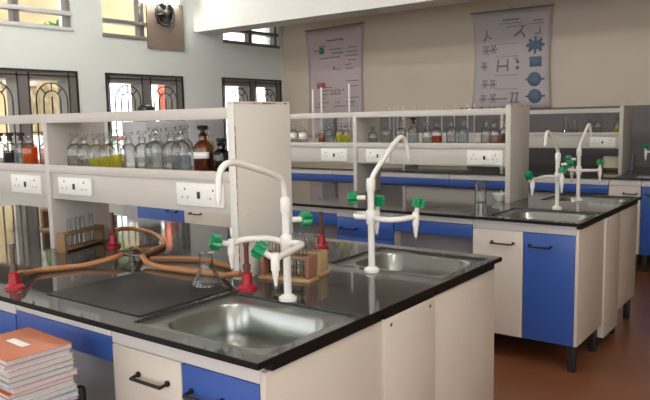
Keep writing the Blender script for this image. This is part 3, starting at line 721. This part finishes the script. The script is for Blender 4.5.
# ------------------------------------------------------------------ burners, hoses, racks on the front bench
def burner(label, x, y, s, m2, hose_dir):
    t = thing('bunsen_burner', label, 'burner', (x, y, H), 'red-based burners')
    MB().lathe([(.035, 0), (.035, .007), (.030, .012), (.021, .017), (.018, .045), (.017, .058), (.011, .062)], (x, y, H), seg=24).build('base', RED, t)
    MB().lathe([(.011, .06), (.011, .078), (.0085, .08), (.0085, .152), (.0105, .154), (.0105, .165)], (x, y, H), seg=16).build('burner_tube', m2, t)
    MB().lathe([(.014, .070), (.014, .088)], (x, y, H), seg=16).build('air_collar', m2, t)
    d = Vector(hose_dir).normalized()
    MB().tube([Vector((x, y, H+.045)), Vector((x, y, H+.045))+d*.05], .006, seg=10).build('gas_inlet', BRASS, t)
burner('bunsen burner with red base at the left front edge of the front bench', -1.265, .085, 1, TUBEM, (-.5, .9, 0))
burner('bunsen burner with red base standing under the front shelf behind the hose', -1.66, .80, 1, TUBER, (-.6, .5, 0))
burner('bunsen burner with red base beside the near sink tap of the front bench', -.535, .535, 1, TUBER, (-.8, .3, 0))
burner('bunsen burner with red base behind the wooden tube racks of the front bench', -.785, 1.30, 1, TUBER, (-.8, .3, 0))
zh = H+.012
jx, jy = -1.255, .60
t = thing('gas_tap', 'small tarnished gas tap where the orange hoses meet on the front bench', 'gas tap', (jx, jy, H))
MB().lathe([(.018, 0), (.018, .006), (.009, .009), (.009, .044), (.012, .047), (.012, .055)], (jx, jy, H), seg=18).build('pillar', BRASS, t)
MB().tube([(jx-.06, jy-.01, H+.035), (jx+.06, jy+.01, H+.035)], .008, seg=10).build('cross_pipe', BRASS, t)
B(jx-.006, jx+.006, jy-.022, jy+.022, H+.055, H+.061, bev=.002).build('lever', BRASS, t)
tag(MB().tube([(-1.300, .130, H+.045), (-1.37, .20, zh+.012), (-1.42, .27, zh), (-1.38, .36, zh), (-1.34, .44, zh+.002), (-1.30, .54, H+.03), (jx-.055, jy-.01, H+.035)], .011, seg=12).build('rubber_hose', HOSE), 'orange rubber hose from the left front burner to the gas tap', 'hose', 'orange gas hoses')
tag(MB().tube([(-1.69, .825, H+.045), (-1.76, .90, H+.06), (-1.76, 1.0, H+.05), (-1.62, 1.02, H+.03), (-1.45, .93, zh), (-1.36, .80, zh), (-1.33, .72, zh), (-1.285, .645, H+.04), (jx-.01, jy+.03, H+.06)], .011, seg=12).build('rubber_hose', HOSE), 'orange rubber hose looping from the gas tap to the burner under the shelf', 'hose', 'orange gas hoses')
tag(MB().tube([(jx+.055, jy+.01, H+.035), (-1.14, .585, H+.018), (-1.04, .575, zh), (-.90, .585, zh), (-.80, .605, zh), (-.72, .60, zh), (-.65, .575, H+.03), (-.58, .552, H+.045)], .011, seg=12).build('rubber_hose', HOSE), 'orange rubber hose in front, from the gas tap to the burner by the sink', 'hose', 'orange gas hoses')
tag(MB().tube([(-1.22, .665, zh), (-1.15, .725, zh), (-1.02, .77, zh), (-.90, .75, zh), (-.80, .73, zh), (-.74, .71, zh), (-.70, .70, zh)], .010, seg=12).build('rubber_hose', HOSE), 'straight orange rubber hose lying behind the conical flask', 'hose', 'orange gas hoses')
tag(B(-1.085, -.575, .10, .50, H, H+.004, bev=.0015).build('draining_slab', SLAB), 'thin dark stone draining slab left of the near sink', 'slab')

def SHORT(l): return l.split(' holding')[0].replace(' nearest the tap', '').replace(' behind the red-brown one', '').replace(' under the front shelf', '')
def rack(label, x0, y0, x1, y1, h, w, n, filled, tub, m_end, m_bar, base=True):
    """wooden test tube rack running from (x0,y0) to (x1,y1)"""
    cx, cy = (x0+x1)/2, (y0+y1)/2
    L = math.hypot(x1-x0, y1-y0); a = math.atan2(y1-y0, x1-x0)
    t = thing('test_tube_rack', label, 'test tube rack', (cx, cy, H))
    M_ = Matrix.Translation((cx, cy, H)) @ Matrix.Rotation(a, 4, 'Z')
    def b(nm, m, *d): return MB().box(*d, bev=.0015, rot=M_).build(nm, m, t)
    if base: b('base_plate', WOOD, -L/2-.015, L/2+.015, -w/2-.008, w/2+.008, 0, .012)
    else: b('base_bar', m_bar, -L/2+.008, L/2-.008, -w/2, w/2, .006, .016)
    z0 = .012 if base else 0
    for s in (-1, 1): b('end_board', m_end, s*L/2-.008, s*L/2+.008, -w/2, w/2, z0, h)
    b('top_bar', m_bar, -L/2+.008, L/2-.008, -w/2, w/2, h-.014, h-.003)
    for k in range(n):
        if k not in filled: continue
        q = -L/2+L*(k+.8)/(n+.6)
        p = M_ @ Vector((q, 0, (.013 if base else .017)))
        tt = thing('test_tube', 'test tube, %s from left in the %s' % (ORD[k], SHORT(label)), 'test tube', p, 'test tubes')
        MB().lathe([(.001, 0), (.006, .002), (.0085, .008), (.0085, tub-.004), (.0105, tub-.002), (.0105, tub)], p, seg=14, cap=False).build('glass_body', GLASST, tt)
rack('slim brown wooden rack under the front shelf holding five tubes', -1.745, .580, -1.832, .845, .088, .05, 8, {1, 2, 3, 4, 6}, .135, WOODM, WOODM, base=False)
rack('red-brown wooden rack nearest the tap holding clear tubes', -.605, .715, -.415, .745, .095, .06, 6, set(range(6)), .14, WOODR, WOODM)
rack('pale wooden rack behind the red-brown one holding clear tubes', -.63, .825, -.445, .855, .092, .06, 6, set(range(6)), .14, WOOD, WOOD)
rack('small brown wooden rack left of the shelf divider holding nothing', -2.46, .93, -2.36, .97, .12, .05, 3, set(), .12, WOODM, WOODM)
tag(MB().lathe([(.026, 0), (.030, .01), (.030, .05), (.024, .062), (.001, .064)], (-2.20, .86, H), seg=18).build('porcelain_cup', WHITE), 'small white porcelain cup left of the shelf divider', 'cup')

# ------------------------------------------------------------------ rear bench bits
t = thing('carton', 'small cream carton with dark base on the rear bench', 'box', (-.74, 6.22, H))
B(-.815, -.66, 6.15, 6.27, H+.035, H+.15, bev=.002).build('carton_body', CARTON, t)
B(-.815, -.66, 6.15, 6.27, H, H+.035, bev=.002).build('carton_base', BROWNST, t)
tag(B(-.60, -.572, 6.33, 6.42, H, H+.17, bev=.006).build('clipboard', GREYP), 'grey board leaning against the right end of the rear shelf', 'board')
tag(B(-4.95, -3.3, 6.35, 6.45, H, H+.05, bev=.003).build('cable_trunking', CARTON), 'low cream cable trunking on the left of the rear bench', 'trunking', 'cable trunking')
tag(B(-3.28, -2.42, 6.35, 6.45, H, H+.05, bev=.003).build('cable_trunking', CARTON), 'shorter cream cable trunking in the middle of the rear bench', 'trunking', 'cable trunking')
t = thing('switch_box', 'dark grey electrical box on the chart wall behind the rust-orange bottle', 'electrical box', (-4.88, 6.98, 1.2))
B(-5.0, -4.76, 6.90, 6.985, 1.2, 1.47, bev=.004).build('box_body', GREYP, t); B(-4.99, -4.77, 6.888, 6.90, 1.215, 1.455, bev=.003).build('box_cover', GREYP, t)
# grey cupboard by the window wall
t = thing('steel_cupboard', 'low grey steel cupboard against the window wall seen behind the bottles', 'cupboard', (-5.5, 4.6, 0))
B(-5.73, -5.32, 3.94, 5.22, 0, 1.465, bev=.004).build('body', ALM, t)
for a, b in ((3.95, 4.575), (4.585, 5.21)): B(-5.32, -5.305, a, b,   .05, 1.44, bev=.003).build('door', ALM, t)
MB().tube([(-5.30, 4.54, .75), (-5.29, 4.54, .87)], .008).build('handle', STEEL, t)
t = thing('helmet', 'black rounded helmet on the left end of the grey cupboard by the window', 'helmet', (-5.5, 4.117, 1.465))
MB().lathe([(.098, .0), (.112, .03), (.118, .08), (.112, .13), (.092, .17), (.058, .197), (.02, .208), (.001, .209)], (-5.5, 4.117, 1.465), seg=28).build('shell', BLACK, t)
MB().lathe([(.120, .05), (.1225, .08), (.117, .115)], (-5.5, 4.117, 1.465), seg=28, cap=False).build('visor', DARKG, t)
tag(MB().lathe([(.03, 0), (.03, .0), (.032, .10), (.02, .12), (.02, .15), (.001, .152)], (-5.36, 4.36, 1.465), seg=14).build('plastic_bottle', RED), 'red plastic bottle on the grey steel cupboard', 'bottle')

# ------------------------------------------------------------------ wall charts
def chart(label, x0, x1, z0, z1t0, z1t1, pm, prints):
    y = 6.985
    t = thing('wall_chart', label, 'chart', ((x0+x1)/2, y, z0), 'hanging charts')
    def P(u, v, dy=0):   # u,v in 0..1 across the sheet; the sheet bows gently off the wall
        inset = .045*math.sin(PI*v)*(1 if u < .5 else -.6)*(1-abs(2*u-1)*0)*abs(2*u-1)
        return Vector((x0+(x1-x0)*u+inset, y-.012-.012*math.sin(PI*u)*math.sin(PI*v*1.5)-dy, z0+(z1t0+(z1t1-z1t0)*u-z0)*v))
    m = MB(); N = 16
    V = [[m.b.verts.new(P(i/N, j/N)) for i in range(N+1)] for j in range(N+1)]
    for j in range(N):
        for i in range(N): m.b.faces.new((V[j][i], V[j][i+1], V[j+1][i+1], V[j+1][i]))
    MB().tube([P(-.015, 1.0), P(1.015, 1.0)], .010, seg=10).build('hanging_rod', FRAME, t)
    MB().tube([P(.47, 1.0), P(.5, 1.03), P(.53, 1.0)], .003, seg=6, smooth=False).build('cord', FRAME, t)
    for mi, (nm, mm, shapes) in enumerate(prints):
        for sh in shapes:
            if sh[0] == 'r':
                _, u, v, w, h_ = sh; vs = [P(u+a*w/2, v+b_*h_/2, .003) for a, b_ in ((-1, -1), (1, -1), (1, 1), (-1, 1))]
            elif sh[0] == 'c':
                _, u, v, r = sh; ar = (x1-x0)/(z1t0-z0); vs = [P(u+r*math.cos(2*PI*k/16), v+r*ar*math.sin(2*PI*k/16), .003) for k in range(16)]
            else:
                _, u0, v0, u1, v1, w = sh; d = Vector((u1-u0, v1-v0)); n = Vector((-d.y, d.x)).normalized()*w/2
                vs = [P(u0-n.x, v0-n.y, .003), P(u1-n.x, v1-n.y, .003), P(u1+n.x, v1+n.y, .003), P(u0+n.x, v0+n.y, .003)]
            m.b.faces.new([m.b.verts.new(c) for c in vs]).material_index = mi+1
    o = m.build('sheet', pm, t)
    for nm, mm, shapes in prints: o.data.materials.append(mm)
    md = o.modifiers.new('thick', 'SOLIDIFY'); md.thickness = .0012; md.offset = 0
    return t
rr = random.Random(3)
lines = [('r', .52, .885, .30, .014)]
for k in range(22):
    v = .84-.037*k
    for c in (.28, .55, .8):
        if rr.random() < .55: lines.append(('r', c+rr.uniform(-.05, .05), v, rr.uniform(.08, .22), .008))
lines.append(('r', .62, .46, .62, .008)); lines.append(('r', .5, .315, .7, .008))
chart('pinkish faded wall chart of small text with a teal dot, left of the two charts', -5.304, -4.291, 1.18, 2.745, 2.775, CHARTP,
      [('small_print', INK, lines), ('teal_emblem', INKT, [('c', .27, .80, .05)]), ('red_print', INKR, [('c', .46, .41, .014), ('c', .53, .41, .014), ('c', .6, .42, .014), ('c', .67, .43, .014), ('r', .25, .48, .16, .05), ('r', .5, .63, .03, .03)])])
g, bl, rd = [], [], []
g += [('r', .50, .90, .20, .016), ('r', .5, .865, .3, .007), ('r', .82, .84, .18, .007), ('r', .84, .87, .12, .01)]
def mol(u, v, s):
    for a in (0, 60, 120, 180, 240, 300):
        c, n = math.cos(math.radians(a)), math.sin(math.radians(a))
        g.append(('l', u, v, u+s*c, v+s*.8*n, .012)); 
    g.append(('l', u-s*.6, v+s*.8, u+s*.6, v+s*.8, .008))
g += [('l', .14, .70, .18, .76, .018), ('l', .18, .76, .18, .81, .015), ('l', .18, .76, .24, .72, .012), ('l', .55, .73, .63, .78, .022), ('l', .63, .78, .66, .83, .02), ('l', .63, .78, .69, .71, .018), ('r', .84, .74, .06, .012), ('l', .87, .74, .87, .80, .012), ('r', .58, .83, .25, .008)]
for u, v, s in ((.17, .60, .06), (.27, .61, .055), (.14, .44, .05), (.16, .25, .055), (.27, .25, .055), (.15, .10, .05), (.28, .10, .06)): mol(u, v, s)
g += [('r', .40, .435, .16, .02), ('l', .33, .38, .34, .50, .02), ('l', .47, .38, .47, .50, .02), ('r', .4, .1, .14, .01), ('l', .52, .06, .54, .15, .02), ('l', .58, .06, .60, .15, .02), ('r', .56, .155, .12, .012), ('r', .56, .06, .12, .012), ('r', .58, .5, .05, .01)]
for v in (.53, .66, .34, .2): g.append(('r', .45, v, .3, .005))
bl += [('r', .60, .47, .035, .03), ('r', .60, .41, .035, .03), ('r', .82, .625, .16, .085), ('r', .83, .46, .15, .10), ('c', .815, .285, .085), ('c', .815, .115, .085), ('l', .70, .285, .94, .285, .018), ('l', .70, .115, .94, .115, .018)]
for a in range(0, 180, 45):
    c, n = math.cos(math.radians(a)), math.sin(math.radians(a)); bl.append(('l', .82-.115*c, .625-.085*n, .82+.115*c, .625+.085*n, .03))
rd += [('r', .38, .70, .16, .10)]
chart('lavender chemistry chart with blue blocks and molecule diagrams, right of the two charts', -2.657, -1.642, 1.535, 2.719, 2.714, CHARTQ, [('diagram_print', INK, g), ('blue_blocks', INKB, bl)])

# ------------------------------------------------------------------ chair with the stack of notebooks
t = thing('black_chair', 'black plastic chair under the pile of notebooks at the lower left', 'chair', (-.84, -.2, 0))
sz = .50
B(-1.03, -.655, -.36, .0, sz-.03, sz, bev=.01).build('seat', BLACK, t)
for x in (-1.01, -.675):
    B(x-.016, x+.016, -.345, -.315, 0, sz-.03, bev=.004).build('leg', BLACK, t)
for x in (-1.0, -.728):
    B(x-.017, x+.017, -.034, -.006, 0, .648, bev=.012).build('rear_post', BLACK, t)
B(-.983, -.745, -.026, -.014, .54, .63, bev=.004).build('backrest', BLACK, t)
cols = {'orange': ORANGE, 'white': mat('white_book_cover', (.62, .62, .64), .5), 'pink': mat('salmon_book_cover', (.55, .27, .22), .5), 'green': mat('olive_book_cover', (.32, .34, .18), .5), 'blue': mat('grey_blue_book_cover', (.25, .29, .36), .5)}
seq = ['orange', 'white', 'pink', 'green', 'blue', 'pink', 'orange', 'white', 'green', 'blue', 'white', 'pink', 'white', 'orange', 'green', 'white', 'blue', 'pink', 'white', 'orange', 'white']
zt = .82; rb = random.Random(11)
N = len(seq); hgt = [rb.uniform(.012, .018) for _ in seq]; hgt[0] = .016
sc_ = (zt-sz)/sum(hgt); z = zt
words = ['topmost', 'second from the top', 'third from the top', 'fourth from the top', 'fifth from the top', 'sixth from the top', 'seventh from the top', 'eighth from the top', 'ninth from the top', 'tenth from the top', 'eleventh from the top', 'twelfth from the top', 'thirteenth from the top', 'fourteenth from the top', 'seventh from the bottom', 'sixth from the bottom', 'fifth from the bottom', 'fourth from the bottom', 'third from the bottom', 'second from the bottom', 'lowest']
for i, c in enumerate(seq):
    h = hgt[i]*sc_
    dx, dy, a = rb.uniform(-.006, .008), rb.uniform(-.006, .006), rb.uniform(-.03, .03)
    if i == 0: dx = dy = 0; a = 0
    if i >= 7: dx += .008
    M_ = Matrix.Translation((-.774+dx, -.180+dy, z-h)) @ Matrix.Rotation(a-.05, 4, 'Z')
    t = thing('notebook', '%s notebook, %s of the pile on the chair%s' % (c, words[i], ', with a white title label' if i == 0 else ''), 'notebook', (-.774+dx, -.180+dy, z-h), 'pile of notebooks')
    lx, ly = .128, .097
    MB().box(-lx+.004, lx-.003, -ly+.003, ly-.003, .0012, h-.0012, rot=M_).build('pages', PAGES, t)
    for z0 in (0, h-.0014): MB().box(-lx, lx, -ly, ly, z0, z0+.0013, bev=.0004, rot=M_).build('cover', cols[c], t)
    MB().box(-lx-.0012, -lx, -ly, ly, 0, h, rot=M_).build('spine', cols[c], t)
    if i == 0: MB().box(-.052, .045, -.012, .014, h, h+.0006, rot=M_).build('title_label', PAPER, t)
    z -= h

# ------------------------------------------------------------------ light: daylight through seen and added windows, added ceiling tubes
TUBEL = emis('lit_fluorescent_tube', (1, .97, .92), TUBE_S)
for i, (x, y) in enumerate(((-4.4, .6), (-4.4, 2.6), (-2.2, 1.2), (1.2, -1.4), (1.75, .5))):  # unseen tubes added to brighten the window wall and bench ends
    t = thing('tube_light', 'added unseen fluorescent tube below the ceiling, %s' % ('by the near window', 'by the middle window', 'over the front bench', 'above the camera side', 'right of the front bench')[i], 'lamp', (x, y, 3.3), 'added ceiling tube lights')
    B(x-.63, x+.63, y-.03, y+.03, 3.33, 3.38, bev=.004).build('batten', WHITE, t)
    for s_ in (-1, 1):
        B(x+s_*.62-.01, x+s_*.62+.01, y-.015, y+.015, 3.285, 3.33).build('lamp_holder', WHITE, t)
        MB().tube([(x+s_*.5, y, 3.38), (x+s_*.5, y, ZC)], .006, seg=8).build('hanger', WHITE, t)
    MB().tube([(x-.61, y, 3.303), (x+.61, y, 3.303)], .014, seg=12).build('tube', TUBEL, t)
t = thing('tube_light', 'short lit tube fitting on the window wall above the fan board', 'lamp', (-5.7, 4.63, 2.95))
B(-5.749, -5.72, 4.35, 4.91, 2.985, 3.03, bev=.003).build('batten', WHITE, t)
for y in (4.37, 4.89): B(-5.745, -5.69, y-.01, y+.01, 2.95, 2.985).build('lamp_holder', WHITE, t)
MB().tube([(-5.70, 4.38, 2.968), (-5.70, 4.88, 2.968)], .013, seg=12).build('tube', TUBEL, t)
w = bpy.data.worlds.new('sky'); S.world = w; w.use_nodes = True
nt = w.node_tree; nt.nodes.clear()
o = nt.nodes.new('ShaderNodeOutputWorld'); bg = nt.nodes.new('ShaderNodeBackground')
bg.inputs['Color'].default_value = (.93, .97, 1.0, 1); bg.inputs['Strength'].default_value = 3.2
nt.links.new(bg.outputs[0], o.inputs['Surface'])
def portal(loc, rot, sx, sy):
    l = bpy.data.lights.new('window_daylight', 'AREA'); l.shape = 'RECTANGLE'; l.size = sx; l.size_y = sy; l.cycles.is_portal = True
    q = bpy.data.objects.new('window_daylight', l); C.objects.link(q); q.location = loc; q.rotation_euler = rot
for y0, y1, z0, z1 in WIN+VEN+OTH: portal((XW-.27, (y0+y1)/2, (z0+z1)/2), (0, -PI/2, 0), z1-z0, y1-y0)
for x0, x1, z0, z1 in FRONT_FILL_WIN: portal(((x0+x1)/2, YF-.22, (z0+z1)/2), (PI/2, 0, 0), x1-x0, z1-z0)
for y0, y1, z0, z1 in RIGHT_FILL_WIN: portal((XR+.22, (y0+y1)/2, (z0+z1)/2), (0, PI/2, 0), z1-z0, y1-y0)
sl = bpy.data.lights.new('sun', 'SUN'); sl.energy = 9; sl.angle = .02; sl.color = (1, .93, .82)
so = bpy.data.objects.new('sun', sl); C.objects.link(so); so.rotation_euler = Vector((-.62, .22, -.75)).to_track_quat('-Z', 'Y').to_euler(); so.location = (0, 0, 8)

# ------------------------------------------------------------------ camera
cam = bpy.data.cameras.new('camera'); co = bpy.data.objects.new('camera', cam); C.objects.link(co)
yaw, pitch, roll, f = math.radians(36.85), math.radians(-6.721), math.radians(1.182), 684.995
fwd = Vector((-math.sin(yaw)*math.cos(pitch), math.cos(yaw)*math.cos(pitch), math.sin(pitch)))
r = Vector((math.cos(yaw), math.sin(yaw), 0)); u = r.cross(fwd)
c, s = math.cos(roll), math.sin(roll)
r2, u2 = c*r-s*u, s*r+c*u
mw = Matrix((r2, u2, -fwd)).transposed().to_4x4(); mw.translation = (1.103, -1.185, 1.447)
co.matrix_world = mw
cam.sensor_width = 36; cam.lens = f/650*36; cam.clip_start = .05; cam.clip_end = 200
S.camera = co
S.view_settings.view_transform = 'Standard'; S.view_settings.look = 'None'; S.view_settings.gamma = 1; S.view_settings.use_curve_mapping = False
S.view_settings.exposure = 0.6
S.cycles.use_denoising = True
S.cycles.max_bounces = 14; S.cycles.transparent_max_bounces = 40; S.cycles.diffuse_bounces = 5; S.cycles.glossy_bounces = 5
S.cycles.caustics_reflective = False; S.cycles.caustics_refractive = False; S.cycles.sample_clamp_indirect = 6
